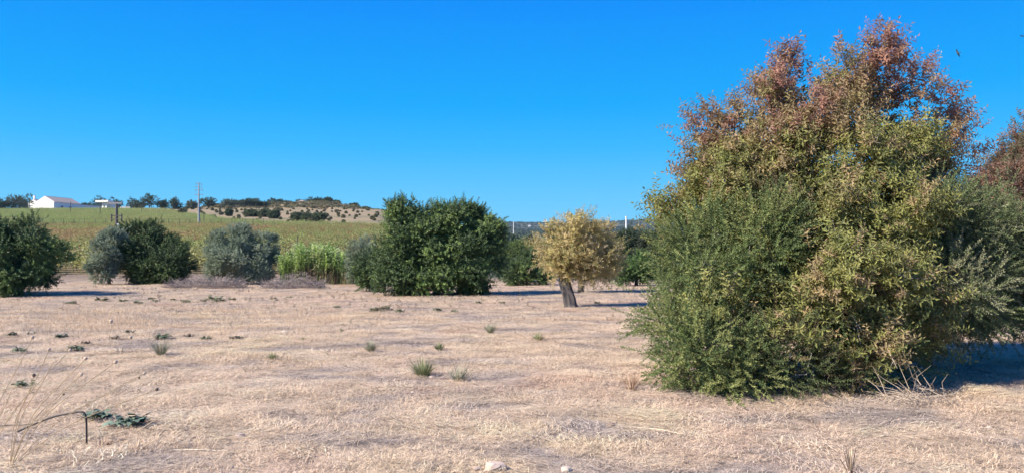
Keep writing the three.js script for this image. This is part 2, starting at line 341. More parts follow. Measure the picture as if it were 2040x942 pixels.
// ---- shrubs beyond the carobs
const LIGHTG = [[.12, .18, .045], [.14, .20, .055], [.09, .15, .045]];
tree({ ...carob, name: 'green_shrub', category: 'shrub', seed: 109, px: 1030, depth: 52, label: 'pale green rounded shrub showing between the carob and the yellow almond', colour: pick(LIGHTG), sprig: SP.olive, mat: LM.mid, cd: 2.2, ns: 50, trunk: [[0, 0, 0, .1], [0, .5, 0, .08]],
  lobes: [[1030, 512, 34, 32, 52, 1.3], [1010, 500, 20, 24, 52, 1], [1025, 545, 40, 26, 51, 1.2]] });
tree({ ...carob, name: 'green_shrub', category: 'shrub', seed: 110, px: 1050, depth: 44, label: 'low dark leafy shrub left of the leaning almond trunk', trunk: [[0, 0, 0, .08], [0, .4, 0, .07]],
  lobes: [[1030, 545, 34, 30, 44, 1], [1068, 548, 26, 26, 44, .9], [1050, 528, 26, 20, 44.4, .9]] });
const ALM = [[.48, .395, .15], [.54, .44, .20], [.41, .35, .14], [.33, .31, .105], [.56, .46, .26]];
const almond = { sprig: SP.almond, mat: LM.soft, colour: pick(ALM), cd: 4.0, ns: 24, clumpR: .26, up: .2, shoots: .07, low: .5, inner: .3, bark: BARK.dark, limb: BARK.twig, r0: .007 };
tree({ ...almond, name: 'almond_tree', seed: 111, px: 1138, depth: 25.2, label: 'yellow leaved almond tree with a dark leaning trunk in the open field',
  trunk: [[0, -.05, 0, .225], [-.05, .26, .02, .21], [-.15, .58, .02, .195], [-.22, .86, 0, .18], [-.22, 1.15, 0, .12]], bark: std([.075, .066, .068], .9),
  lobes: [[1150, 470, 56, 42, 25.2, 1.0], [1110, 490, 38, 46, 25.2, .8], [1185, 490, 42, 48, 25.2, .85], [1150, 515, 60, 36, 24.9, .95], [1100, 530, 24, 26, 25.2, .5], [1150, 448, 44, 20, 25.2, .7, .8], [1200, 515, 34, 34, 25.2, .7], [1122, 540, 34, 26, 25.1, .6], [1180, 545, 40, 22, 25.1, .7], [1145, 535, 40, 24, 24.8, .6]] });
tree({ ...almond, name: 'almond_tree', seed: 112, px: 1157, depth: 36, label: 'second almond tree standing behind the leaning one, olive green crown', colour: pick([[.32, .28, .085], [.42, .34, .12], [.26, .26, .08]]), trunk: [[0, -.05, 0, .15], [0, .5, 0, .12], [.04, 1.0, 0, .12]], bark: BARK.dark,
  lobes: [[1190, 505, 46, 44, 36, 1.1], [1215, 525, 30, 32, 36, .9], [1150, 500, 40, 42, 36, 1], [1185, 540, 44, 20, 35.6, .9]] });
tree({ ...almond, name: 'almond_tree', seed: 113, px: 1060, depth: 56, label: 'distant yellow almond crown behind the low dark shrub', trunk: [[0, 0, 0, .1], [0, .8, 0, .09]],
  lobes: [[1062, 492, 24, 20, 56, .9], [1075, 508, 22, 22, 56, .9]] });
tree({ ...carob, name: 'green_shrub', category: 'shrub', seed: 114, px: 1268, depth: 44, label: 'bright green leafy shrub right of the second almond', colour: pick([[.08, .16, .035], [.10, .18, .042], [.065, .13, .035]]), trunk: [[0, 0, 0, .1], [0, .5, 0, .08]],
  lobes: [[1265, 528, 28, 30, 44, 1], [1285, 535, 26, 26, 43.6, .9], [1250, 545, 18, 16, 43.6, .6]] });
tree({ ...carob, name: 'carob_tree', seed: 115, px: 1250, depth: 62, label: 'dark round carob behind the bright green shrub', colour: pick([[.034, .062, .024], [.042, .074, .026]]), trunk: [[0, 0, 0, .15], [0, .8, 0, .12]],
  lobes: [[1250, 490, 30, 32, 62, 1.3], [1235, 500, 18, 26, 62, 1]] });
tree({ ...carob, name: 'carob_tree', seed: 116, px: 1300, depth: 58, label: 'dark carob half hidden by the left edge of the big bronze tree', colour: pick([[.034, .05, .026], [.040, .060, .028]]), trunk: [[0, 0, 0, .15], [0, .8, 0, .12]],
  lobes: [[1295, 495, 32, 30, 58, 1.3], [1325, 500, 30, 34, 57, 1.3], [1310, 530, 34, 24, 56, 1.2]] });

// ---- the big bronze tree with its evergreen undergrowth
const bronze = (R, p, c, by) => {
  const f = fbm(p.x * 1.0 + 5, p.y * 1.3 + p.z * .7, 1.3, 71), hi = sstep(3.15, 4.5, p.y + f * 1.9 + (c.cr - .5) * 1.3 + Math.max(0, p.x - .6) * .55 + Math.max(0, -p.x - 1.6) * .7), out = c.cr;
  const green = mix3([.20, .225, .052], [.34, .33, .09], R()), red = mix3([.38, .17, .13], [.34, .21, .14], R()), tan = mix3([.42, .30, .15], [.34, .25, .13], R());
  let b = mix3(green, red, hi);
  const patch = fbm(p.x * 1.2 + 9, p.y + p.z, .9, 77);
  if (patch > .24 && R() < .7) b = mix3(b, tan, .8);
  if (R() < .1) b = tan;
  const v = .75 + .5 * R(); return [b[0] * v, b[1] * v, b[2] * v];
};
tree({ name: 'pear_tree', category: 'tree', seed: 201, px: 1660, depth: 12, label: 'big bushy tree with bronze red top leaves at the right', sprig: SP.pear, mat: LM.soft, colour: bronze, dead: 90, tight: .8, cd: 5.6, ns: 40, clumpR: .19, up: .4, shoots: .2, inner: .22, low: .3, r0: .0050, bf: .3, branchShare: .8, lift: .35, limb: std([.30, .255, .225], .95),
  trunk: [[0, -.1, 0, .20], [-.05, .5, 0, .16], [.05, 1.1, .05, .15], [0, 1.7, 0, .13]],
  lobes: [
    [1630, 345, 190, 115, 12, 1.5, .8], [1550, 315, 120, 95, 12, 1.2, .8], [1470, 345, 90, 75, 11.8, 1.0, .85], [1425, 410, 90, 58, 11.6, .9], [1345, 440, 62, 34, 11.6, .5, .9], [1310, 425, 30, 30, 11.6, .3, .5],
    [1742, 158, 58, 95, 12, .65, .5], [1760, 110, 36, 46, 12, .45, .35], [1700, 235, 100, 95, 12, 1.0, .55], [1665, 165, 46, 66, 12, .6, .38], [1598, 170, 52, 90, 12, .6, .48], [1545, 200, 54, 92, 12, .6, .48], [1480, 250, 54, 60, 11.9, .6, .5], [1420, 245, 52, 36, 11.8, .45, .38], [1405, 335, 46, 46, 11.7, .5, .6], [1620, 250, 105, 85, 12, 1.0, .55],
    [1828, 190, 52, 62, 12.2, .6, .32], [1868, 265, 84, 76, 12.3, .8, .28], [1925, 285, 62, 76, 12.4, .6, .26], [1890, 215, 48, 50, 12.3, .5, .2], [1800, 320, 90, 80, 12.1, .9, .5], [1890, 370, 70, 50, 12.2, .6, .5],
    [1690, 430, 180, 95, 11.2, 1.4, .85], [1580, 470, 120, 80, 11, 1.1, .7], [1650, 560, 170, 105, 10.4, 1.2, .9], [1750, 600, 130, 110, 10.5, 1.1, .9], [1560, 640, 120, 80, 10.0, .9, .8], [1700, 690, 130, 70, 9.9, .8, .8], [1450, 610, 100, 66, 10.2, .8, .55], [1820, 690, 80, 66, 10.4, .7, .8]] });
const FINE = [[.135, .185, .056], [.165, .21, .070], [.108, .155, .048], [.23, .255, .085]];
const fine = { name: 'evergreen_shrub', category: 'shrub', sprig: SP.fine, mat: LM.mid, colour: pick(FINE), cd: 8.5, ns: 36, clumpR: .22, up: .2, wild: .8, shoots: .14, inner: .2, low: .06, r0: .003, limb: BARK.grey, bf: .25 };
tree({ ...fine, seed: 202, px: 1420, depth: 10.4, label: 'fine leaved evergreen shrub covering the left foot of the bronze tree', trunk: [[0, 0, 0, .06], [0, .35, 0, .05]],
  lobes: [[1410, 520, 95, 100, 10.6, .9], [1350, 640, 66, 90, 10.2, .6], [1400, 700, 90, 80, 9.7, .7], [1510, 490, 90, 85, 10.4, .7], [1470, 740, 80, 50, 9.5, .5], [1345, 735, 45, 40, 9.8, .4]] });
tree({ ...fine, seed: 203, px: 1900, depth: 11.6, label: 'fine leaved evergreen shrub covering the right flank of the bronze tree', colour: pick([[.125, .165, .062], [.155, .190, .082], [.105, .145, .058], [.23, .24, .14]]), trunk: [[-.4, 0, 0, .06], [-.3, .5, 0, .05], [0, 1.0, 0, .045]], low: .35,
  lobes: [[1860, 440, 125, 80, 11.4, 1.0], [1960, 500, 100, 110, 11.8, 1.0], [1880, 570, 110, 100, 10.9, .9], [2010, 590, 70, 80, 11.8, .8], [1960, 640, 70, 40, 11.4, .6, .5], [2080, 540, 80, 110, 12, .9]] });
tree({ ...fine, seed: 204, px: 1650, depth: 9.9, label: 'dark low evergreen thicket under the front of the bronze tree', colour: pick([[.085, .12, .04], [.10, .13, .042], [.16, .13, .06]]), trunk: [[0, 0, 0, .05], [0, .3, 0, .04]], cd: 8,
  lobes: [[1560, 720, 100, 75, 9.5, .55], [1660, 740, 90, 56, 9.7, .5, .7], [1740, 700, 90, 66, 10.0, .6, .7], [1600, 420, 80, 50, 10.9, .6, .8]] });
// ---- trees at the right edge
tree({ name: 'bronze_tree', category: 'tree', seed: 205, px: 2030, depth: 21, label: 'reddish brown tree cut by the right edge behind the evergreen shrub', sprig: SP.pear, mat: LM.soft, size: 1.3, colour: pick([[.26, .13, .08], [.20, .12, .08], [.30, .16, .10], [.11, .12, .05]]), cd: 4.5, ns: 24, clumpR: .34, up: .2, shoots: .15, r0: .006,
  trunk: [[0, 0, 0, .2], [0, 1, 0, .16], [0, 1.8, 0, .14]], lobes: [[2030, 340, 44, 60, 21, 1.0], [2070, 330, 60, 90, 21, 1.4], [1985, 375, 44, 44, 20.6, .8], [2010, 430, 50, 40, 20.4, .9], [2060, 440, 60, 60, 20.4, 1]] });
tree({ ...carob, name: 'carob_tree', seed: 206, px: 2000, depth: 30, label: 'bluish dark tree top behind the reddish tree at the right edge', colour: pick([[.04, .06, .035], [.05, .07, .04]]), trunk: [[0, 0, 0, .2], [0, 1.4, 0, .16]],
  lobes: [[2000, 340, 30, 26, 30, .9, .8], [1985, 380, 40, 40, 30, 1.1], [2040, 310, 24, 30, 30, .8, .7], [2030, 380, 50, 60, 30, 1.2]] });
tree({ ...almond, name: 'almond_tree', seed: 207, px: 2040, depth: 19, label: 'yellow almond crown cut by the right edge of the photo', trunk: [[0, 0, 0, .14], [0, .6, 0, .12]], colour: pick([[.30, .25, .07], [.36, .29, .09], [.24, .22, .06]]),
  lobes: [[2040, 500, 50, 55, 19, .7], [2080, 520, 60, 60, 19, .8]] });

// ------------------------------------------------------------------ canes
{
  const T = thing('cane_thicket', 'thicket of tall bright green canes with dry brown stems below', 'cane', [X(630, 46), H(X(630, 46), -46), -46]);
  const cane = (seed, h, nl, dry) => {
    const R = rng(seed), l = []; const top = V3((R() - .5) * .3, h, (R() - .5) * .3);
    tube(l, [V3(0, 0, 0), top.clone().multiplyScalar(.5).add(V3(.03, 0, .02)), top], [.014, .012, .005], 4);
    for (let i = 0; i < nl; i++) {
      const f = (dry ? .1 : .42) + (dry ? .7 : .58) * (i + R()) / nl, az = (i % 2) * Math.PI + (R() - .5) * 1.4, L = .38 + R() * .3, w = dry ? .03 : .07, b = top.clone().multiplyScalar(f);
      let p = b, el = dry ? .4 : 1.0; const s = V3(-Math.sin(az), 0, Math.cos(az));
      for (let k = 0; k < 4; k++) {
        const q = p.clone().add(V3(Math.cos(az) * Math.cos(el), Math.sin(el), Math.sin(az) * Math.cos(el)).multiplyScalar(L / 4)), w0 = w * [.5, 1, .9, .5][k] / 2, w1 = w * [1, .9, .5, 0.02][k] / 2;
        const a = p.clone().addScaledVector(s, w0), b2 = p.clone().addScaledVector(s, -w0), c = q.clone().addScaledVector(s, w1), d = q.clone().addScaledVector(s, -w1);
        l.push(...a, ...b2, ...d, ...a, ...d, ...c); p = q; el -= dry ? .8 : .5;
      }
    }
    return tris(l);
  };
  for (const [nm, geo, n, pal, lo, hi] of [['green_canes', cane(11, 2.15, 15, false), 420, [[.28, .41, .09], [.34, .46, .12], [.43, .50, .20], [.22, .34, .075]], .6, 1.08], ['dry_canes', cane(12, 1.3, 8, true), 330, [[.30, .21, .12], [.36, .26, .16], [.22, .15, .09]], .6, 1.1]]) {
    const R = rng(n + geo.attributes.position.count), items = [];
    for (let i = 0; i < n; i++) { const px = nm === 'dry_canes' ? 590 + R() * 110 : 557 + R() * 145, d = 45 + R() * 3.4, x = X(px, d); const b = pal[Math.floor(R() * pal.length)], v = .8 + R() * .4, edge = (1 - .3 * Math.pow(Math.abs((px - 630) / 73), 3)) * (1 + .22 * N2(px, d * 6, 14, 45)); items.push([V3(x - T.position.x, H(x, -d) - T.position.y, -d - T.position.z), V3((R() - .5) * .25, 1, (R() - .5) * .25).normalize(), R() * 6.28, (lo + R() * (hi - lo)) * edge, b.map(q => q * v)]); }
    instanced(nm, geo, LM.soft, items, T);
  }
}
// ------------------------------------------------------------------ brushwood heaps and dead twigs
function twigHeap(name, label, cx, cz, w, h, dep, n, tl, tr, mat, seed) {
  const R = rng(seed), l = [], y0 = H(cx, cz);
  for (let i = 0; i < n; i++) {
    const u = (R() * 2 - 1), f = Math.sqrt(1 - u * u * .85), p = V3(u * w / 2, Math.pow(R(), 1.5) * h * f * (.55 + .55 * N2(u * w, seed, .55) + .4 * N2(u * w, seed + 9, .2)), (R() - .5) * dep * f), d = rdir(R); d.y = Math.abs(d.y) * .55; d.normalize();
    const L = tl * (.4 + R()), m = p.clone().addScaledVector(d, L * .5).add(V3((R() - .5) * L * .25, (R() - .4) * L * .2, (R() - .5) * L * .25)), e = p.clone().addScaledVector(d, L);
    m.y = Math.max(0, m.y); e.y = Math.max(0, e.y); tube(l, [p, m, e], [tr, tr * .8, tr * .3], 3);
  }
  return single(name, tris(l), mat, label, 'brushwood', [cx, y0, cz]);
}
const brush = std([.30, .25, .235], .95);
twigHeap('brushwood_heap', 'long low heap of grey brushwood before the olive tree', X(410, 40.5), -40.5, 4.2, .75, 1.6, 1600, .45, .007, brush, 31);
twigHeap('brushwood_heap', 'rounded heap of grey brushwood in front of the canes', X(585, 40), -40, 3.2, .85, 1.6, 1400, .45, .007, brush, 32);
const pale = std([.44, .36, .29], .9);
twigHeap('dead_branches', 'pale dead twigs sticking out below the bronze tree', X(1820, 8.9), -8.9, .75, .3, .4, 60, .3, .004, pale, 33);
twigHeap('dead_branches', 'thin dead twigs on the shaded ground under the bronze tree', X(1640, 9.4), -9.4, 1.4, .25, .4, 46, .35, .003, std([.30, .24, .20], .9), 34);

// ------------------------------------------------------------------ vineyard
function inVines(x, d) { const px = PXof(x, d); return px < 790 && d < table(VINE_END, px) && (d < 197 || d > 204); }
{
  const vine = (seed, n) => { const R = rng(seed), l = []; tube(l, [V3(0, 0, 0), V3(.03, .4, 0), V3(0, .8, 0)], [.03, .025, .02], 4); for (let i = 0; i < n; i++) { const p = V3((R() - .5) * 1.5, .45 + R() * .95, (R() - .5) * .75), d = rdir(R); d.y = -Math.abs(d.y) * .4 + .1; leaf(l, p, d.normalize(), .17 + R() * .1, .17 + R() * .08, .1, V3(R() - .5, 1, R() - .5)); } for (let i = 0; i < 9; i++) { const p = V3((R() - .5) * 1.3, 1.2, (R() - .5) * .5), e = V3(p.x + (R() - .5) * .5, 1.6 + R() * .35, p.z + (R() - .5) * .4); for (let k = 0; k < 5; k++) leaf(l, p.clone().lerp(e, k / 5), rdir(R), .14, .13, .1, V3(R() - .5, 1, 0)); } return tris(l); };
  const lowI = [], upI = [], R = rng(55);
  for (let d = 59; d < 424; d += d < 200 ? 2.2 : 2.6) {
    const x0 = X(-130, d), x1 = X(795, d), st = d < 200 ? .95 : 1.25;
    for (let x = x0; x < x1; x += st) {
      const xx = x + (R() - .5) * .5, dd = d + (x - x0) * .05 + (R() - .5) * .5;
      if (!inVines(xx, dd) || R() < .04) continue;
      const px = PXof(xx, dd), n = fbm(xx, dd, 26, 81) + N2(xx, dd, 5, 83) * .35, low = dd < 200;
      let c = low ? mix3([.28, .305, .075], [.36, .27, .095], sstep(-.15, .4, n + sstep(560, 300, px) * .12 + (dd > 95 ? .05 : -.35))) : mix3([.26, .33, .085], [.32, .32, .10], sstep(-.1, .4, n));
      if (low && px > 540 && dd > 120) c = mix3(c, [.27, .29, .075], .6);
      if (low && dd < 75) c = mix3(c, px < 480 ? [.38, .37, .13] : [.27, .22, .075], .6);
      if (low && R() < .07) c = [.36, .16, .07];
      const v = .75 + R() * .5, s = (low ? .95 : 1.0) * (.8 + R() * .4);
      (low ? lowI : upI).push([V3(xx, H(xx, -dd) - .05, -dd), UPV, (R() - .5) * .5 + (R() < .5 ? Math.PI : 0), V3(s, s * (dd < 80 ? 1.1 : .9), s), c.map(q => q * v)]);
    }
  }
  const mk = (n, label, items, seed) => { const m = instanced(n, vine(seed, 78), LM.soft, items, scene); tag(m, label, 'vines'); };
  mk('vines', 'lower vineyard plot with brownish yellow vines behind the olive row', lowI, 61);
  mk('vines_001', 'upper vineyard plot of bright green vines below the white houses', upI, 62);
}
// fence between the plots
{
  const T = thing('wire_fence', 'thin wire fence with slim posts between the two vineyard plots', 'fence', [X(150, 200.5), H(X(150, 200.5), -200.5), -200.5]);
  const m = std([.10, .085, .075], .8), post = new THREE.CylinderGeometry(.055, .06, 2.6, 6), wl = [];
  let prev = [];
  for (let px = 20; px < 560; px += 21) {
    const x = X(px, 200.5), y = H(x, -200.5), p = part('post', post, m, T); p.position.set(x - T.position.x, y - T.position.y + 1.15, 0); p.rotation.z = Math.sin(px) * .03;
    const tops = [2.3, 1.5].map(h => V3(x - T.position.x, y - T.position.y + h, 0));
    if (prev.length) tops.forEach((t, k) => tube(wl, [prev[k], prev[k].clone().lerp(t, .5).add(V3(0, -.06, 0)), t], [.022, .022, .022], 4));
    prev = tops;
  }
  part('wire', tris(wl), m, T);
}
for (const [px, d, h, r, lab] of [[139, 330, 5.5, .12, 'slim stake in the green vines below the white gabled house'], [198, 300, 5, .12, 'slim stake in the green vines below the white porch'], [187 + 218, 215, 3.5, .09, 'slim stake beside the foot of the tall pylon'], [592, 62, 2.9, .035, 'thin dark stake standing among the canes'], [281, 335, 4, .1, 'slim stake above the pointed green bush']]) {
  const x = X(px, d); single('stake', mergeGeometries([new THREE.CylinderGeometry(r, r, h + .4, 6).translate(0, h / 2 - .2, 0), new THREE.CylinderGeometry(r * 1.5, r * 1.5, .12, 6).translate(0, h, 0)]), std([.09, .08, .075], .8), lab, 'stake', [x, H(x, -d), -d]);
}
// ------------------------------------------------------------------ pylon and transformer pole
{
  const d = 212, x = X(395, d), y = H(x, -d), top = Y(363, d) - y, m = std([.34, .34, .36], .6), dk = std([.22, .22, .24], .6);
  const T = thing('power_pylon', 'tall slim grey power pylon with short crossarms on the vineyard slope', 'pylon', [x, y, -d]);
  part('pole', new THREE.CylinderGeometry(.11, .33, top + .5, 10).translate(0, top / 2 - .25, 0), m, T);
  part('base', new THREE.CylinderGeometry(.4, .5, 1.2, 10).translate(0, .4, 0), std([.38, .38, .37], .9), T);
  for (const [h, s, l] of [[.97, -1, .85], [.955, 1, .85], [.895, -1, .9], [.885, 1, .9], [.825, 1, 1.1], [.82, -1, 1.1]]) {
    const a = part('crossarm', new THREE.BoxGeometry(l, .13, .13).translate(s * l / 2, 0, 0), dk, T); a.position.set(0, top * h, 0);
    const i = part('insulator', new THREE.CylinderGeometry(.06, .06, .34, 6).translate(0, -.2, 0), dk, a); i.position.set(s * l * .9, 0, 0);
  }
  const w = part('crossarm', new THREE.BoxGeometry(2.4, .16, .16), dk, T); w.position.set(0, top * .72, 0);
}
{
  const d = 60, x = X(231, d), y = H(x, -d), top = Y(405, d) - y, m = std([.10, .09, .09], .85), g = std([.24, .24, .26], .6);
  const T = thing('transformer_pole', 'dark utility pole with T shaped top and insulator frame behind the grey olive', 'utility pole', [x, y, -d]);
  part('pole', new THREE.CylinderGeometry(.09, .15, top + .5, 10).translate(0, top / 2 - .25, 0), m, T);
  const c = part('crossarm', new THREE.BoxGeometry(1.15, .13, .16), g, T); c.position.set(-.12, top, 0);
  for (const h of [Y(430, d) - y, Y(437, d) - y]) part('crossarm', new THREE.BoxGeometry(.80, .07, .08), m, T).position.set(.02, h, .05);
  for (const s of [-1, 1]) { const i = part('insulator', new THREE.CylinderGeometry(.045, .045, .58, 7), m, T); i.position.set(.02 + s * .40, Y(434, d) - y, .05); for (let k = 0; k < 3; k++) part('shed', new THREE.CylinderGeometry(.075, .085, .05, 8), m, i).position.y = -.2 + k * .2; }
  const b = part('transformer', new THREE.BoxGeometry(.62, .5, .5), m, T); b.position.set(.12, Y(459, d) - y, .1);
  part('switch_box', new THREE.BoxGeometry(.16, .26, .14), std([.6, .6, .6], .5), T).position.set(.2, Y(449, d) - y, .16);
}
// ------------------------------------------------------------------ white houses on the ridge
const WHITE = std([.80, .79, .76], .9), ROOF = std([.36, .29, .265], .9), DARKW = std([.05, .05, .06], .5);
function gableHouse(name, label, x, z, turn, wide, long, eave, ridge, extra) {
  const T = thing(name, label, 'house', [x, H(x, z) - .4, z]); T.rotation.y = turn;
  const s = new THREE.Shape([[-wide / 2, 0], [wide / 2, 0], [wide / 2, eave], [0, ridge], [-wide / 2, eave]].map(p => new THREE.Vector2(...p)));
  part('wall', new THREE.ExtrudeGeometry(s, { depth: long, bevelEnabled: false }).translate(0, 0, -long), WHITE, T);
  const sl = Math.hypot(wide / 2, ridge - eave), an = Math.atan2(ridge - eave, wide / 2);
  for (const q of [-1, 1]) { const r = part('roof', new THREE.BoxGeometry(sl + .5, .16, long - .6), ROOF, T); r.position.set(q * (wide / 4 + .12), (eave + ridge) / 2 + .02, -long / 2 - .35); r.rotation.z = -q * an; }
  extra && extra(T); return T;
}
{
  const d = 430;
  gableHouse('white_house', 'long white house with bright gable and brownish roof on the ridge', X(87, d), -d, -.2, 12.4, 20, 5, 8.2, T => {
    for (const z of [-6, -12]) { part('window', new THREE.BoxGeometry(.12, 1.3, 1.4), DARKW, T).position.set(6.22, 2.4, z); }
    part('chimney', new THREE.BoxGeometry(.7, 1.8, .7), WHITE, T).position.set(-2.6, 7.6, -3); });
  gableHouse('white_house', 'small white house with chimney partly behind the ridge tree at left', X(64, 446), -446, -.25, 7, 12, 5.4, 7.6, T => { part('chimney', new THREE.BoxGeometry(.8, 2.4, .8), WHITE, T).position.set(-1.6, 8.8, -2.5); });
  const B = thing('white_house', 'long low shaded building between the gabled house and the porch', 'house', [X(87, d), H(X(87, d), -d) - .4, -d]); B.rotation.y = -.2;
  part('wall', new THREE.BoxGeometry(8.6, 4.6, 31).translate(1.6, 2.3, -35.6), WHITE, B); part('roof', new THREE.BoxGeometry(8.9, .35, 31.3).translate(1.6, 4.78, -35.6), ROOF, B);
  const P = thing('porch', 'white porch with thick flat slab roof on two pillars', 'porch', [X(207, 424), H(X(207, 424), -424) - .3, -424]); P.rotation.y = -.25;
  part('roof_slab', new THREE.BoxGeometry(8.4, 1.0, 4).translate(-.2, 5.2, 0), WHITE, P);
  for (const q of [-.9, 1.3]) part('pillar', new THREE.BoxGeometry(1.0, 4.7, 1).translate(q, 2.35, 0), WHITE, P);
  part('back_wall', new THREE.BoxGeometry(7, 4.7, .3).translate(4, 2.35, -1.6), WHITE, P);
  const wx = X(248, 428); single('garden_wall', mergeGeometries([new THREE.BoxGeometry(5.6, 1.4, .35).translate(0, .7, 0), new THREE.BoxGeometry(5.8, .15, .5).translate(0, 1.48, 0)]), WHITE, 'low bright white wall right of the porch', 'wall', [wx, H(wx, -428) + .3, -428]);
  const w2 = X(28, 424); single('garden_wall', mergeGeometries([new THREE.BoxGeometry(10, .9, .35).translate(0, .45, 0), new THREE.BoxGeometry(10.2, .12, .5).translate(0, .96, 0)]), WHITE, 'low white wall under the ridge tree at far left', 'wall', [w2, H(w2, -424) + .2, -424]);
}
// ------------------------------------------------------------------ trees along the ridge
const FARC = [[.050, .078, .030], [.064, .094, .036], [.09, .12, .045]], FARO = [[.125, .145, .09], [.10, .125, .075]];
const farTree = (px, top, w, d, label, pal, seed, base = 416) => {
  const h = (base - top), x = X(px, d), by = H(x, -d), hh = Math.max(2.2, Y(top, d) - by), rw = w * (d < 320 ? .85 : 1.2) / 2 / F * d;
  const R = rng(seed), T = thing('ridge_tree', label, 'tree', [x, by, -d], 'trees along the ridge'), items = [];
  const tl = []; tube(tl, [V3(0, -.3, 0), V3(.1, hh * .3, 0), V3(0, hh * .6, 0)], [.35, .26, .14], 6); tube(tl, [V3(.1, hh * .3, 0), V3(rw * .5, hh * .6, .3)], [.2, .08], 5); tube(tl, [V3(.1, hh * .3, 0), V3(-rw * .5, hh * .62, -.2)], [.2, .08], 5);
  part('trunk', tris(tl), BARK.dark, T);
  const nl = 8 + Math.floor(R() * 4), lob = [...Array(nl)].map((_, i) => { const a = R() * 6.28, q = Math.sqrt(R()) * .62; return [V3(Math.cos(a) * q * rw, hh * (.33 + R() * .46), Math.sin(a) * q * rw), rw * (.28 + R() * .2), R()]; });
  for (const [c, r, cr] of lob) for (let i = 0; i < 42; i++) { const v = rdir(R), p = c.clone().add(v.clone().multiply(V3(r, Math.min(r, hh * .22), r)).multiplyScalar(.6 + R() * .5)); const b = pal[Math.floor((cr * .7 + R() * .3) * pal.length * .999)], q = .75 + R() * .5; items.push([p, v.add(V3(0, .4, 0)).normalize(), R() * 6.28, .7 + R() * .6, b.map(s => s * q)]); }
  instanced('crown', SP.far, LM.mid, items, T); return T;
};
const ridge = [[5, 398, 34, 415, 'dark tree at the extreme left end of the ridge', 0], [38, 392, 50, 418, 'wide grey green tree covering the small white house', 1], [48, 389, 36, 470, 'dark tree crown rising behind the wide grey green tree', 0], [92, 394, 10, 470, 'tiny palm like tree top behind the white gable', 0],
  [170, 399, 18, 480, 'small tree at the end of the brown roof', 0], [200, 388, 34, 490, 'round dark tree behind the white porch', 0], [230, 391, 26, 495, 'dark tree just right of the round one behind the porch', 0], [258, 393, 28, 485, 'dark tree above the low bright white wall', 0], [278, 402, 18, 470, 'low dark tree left of the tallest ridge tree', 0],
  [296, 387, 34, 450, 'tallest dark tree on the ridge left of the pylon', 0], [324, 399, 20, 455, 'low tree right of the tallest ridge tree', 0], [346, 396, 26, 450, 'round tree midway between tallest ridge tree and pylon', 0], [382, 401, 24, 440, 'grey tree just left of the pylon', 1], [414, 394, 34, 445, 'dark tree just right of the pylon', 0],
  [452, 399, 30, 450, 'second tree right of the pylon', 1], [466, 400, 18, 470, 'small crown behind the second tree right of the pylon', 0], [484, 400, 20, 455, 'grey tree left of the hilltop thicket', 1], [503, 398, 30, 460, 'dark wide tree at the left end of the hilltop', 0], [526, 404, 20, 465, 'low round tree on the left shoulder of the hilltop', 0],
  [550, 397, 26, 520, 'dark tree near the middle of the hilltop', 0], [570, 402, 20, 520, 'low grey tree right of the middle hilltop tree', 1], [600, 399, 26, 535, 'small dark tree beside the hilltop hut', 0], [628, 395, 30, 520, 'round tree right of the hilltop hut', 0], [643, 399, 16, 520, 'small tree against the right side of the round hilltop tree', 0],
  [654, 394, 16, 515, 'slender tree with visible trunk near the right end of hilltop', 0], [668, 403, 18, 515, 'low bush right of the slender hilltop tree', 0], [704, 414, 16, 512, 'small dark bush on the right shoulder of the hill', 0], [727, 417, 20, 512, 'dark bush low on the right end of the hill', 0], [752, 422, 24, 505, 'bush on the hill just left of the large carobs', 0]];
ridge.forEach(([px, top, w, d, lab, o], i) => farTree(px, top, w, d, lab, o ? FARO : FARC, 300 + i));
const hx = X(601, 528); { const T = thing('hilltop_hut', 'tiny pale hut roof among the hilltop trees', 'hut', [hx, H(hx, -528), -528]); part('wall', new THREE.BoxGeometry(9, 2.4, 5).translate(0, 1.2, 0), WHITE, T); part('roof', new THREE.ConeGeometry(6.5, 2, 4, 1).rotateY(Math.PI / 4).scale(1, 1, .7).translate(0, 3.4, 0), ROOF, T); }
// clumps of dark shrubs on the orchard slope
[[500, 424, 40, 300, 'left part of the dark thicket on the slope above the silver olive'], [524, 426, 34, 298, 'right part of the dark thicket on the slope above the silver olive'], [545, 437, 20, 280, 'small round bush right of the dark thicket'], [590, 434, 30, 255, 'left bush of the dark clump above the canes'], [615, 432, 34, 253, 'middle bush of the dark clump above the canes'], [634, 434, 30, 252, 'right bush of the dark clump above the canes'], [455, 434, 9, 310, 'small round bush in the orchard right of the pylon']]
  .forEach(([px, top, w, d, lab], i) => { const t = farTree(px, top, w, d, lab, FARC, 400 + i); t.name = numbered('slope_bush'); t.userData.category = 'bush'; t.userData.group = 'bushes on the orchard slope'; });
// young orchard shrubs in rows
{
  const R = rng(500), base = farTree(360, 432, 9, 300, 'small young tree in rows on the dry orchard slope', [[.17, .17, .085], [.21, .19, .10]], 501);
  base.name = 'orchard_sapling'; base.userData.group = 'young trees on the orchard slope'; base.userData.category = 'sapling';
  taken.orchard_sapling = 0;
  const p0 = base.position.clone(); let n = 0;
  for (let d = 225; d < 470; d += 12) for (let x = X(340, d); x < X(765, d); x += 6.5 + R() * 2.5) {
    const dd = d + (R() - .5) * 4, px = PXof(x, dd); if (dd < table(VINE_END, px) + 8 || px > 752 || (dd > 430 && px < 400) || n > 260 || R() < .3) continue;
    const c = base.clone(); c.name = numbered('orchard_sapling'); c.position.set(x, H(x, -dd) - .1, -dd); c.scale.setScalar(.26 + R() * .26); c.rotation.y = R() * 6; scene.add(c); n++;
  }
  const x = X(362, 330); base.position.set(x, H(x, -330), -330);
}
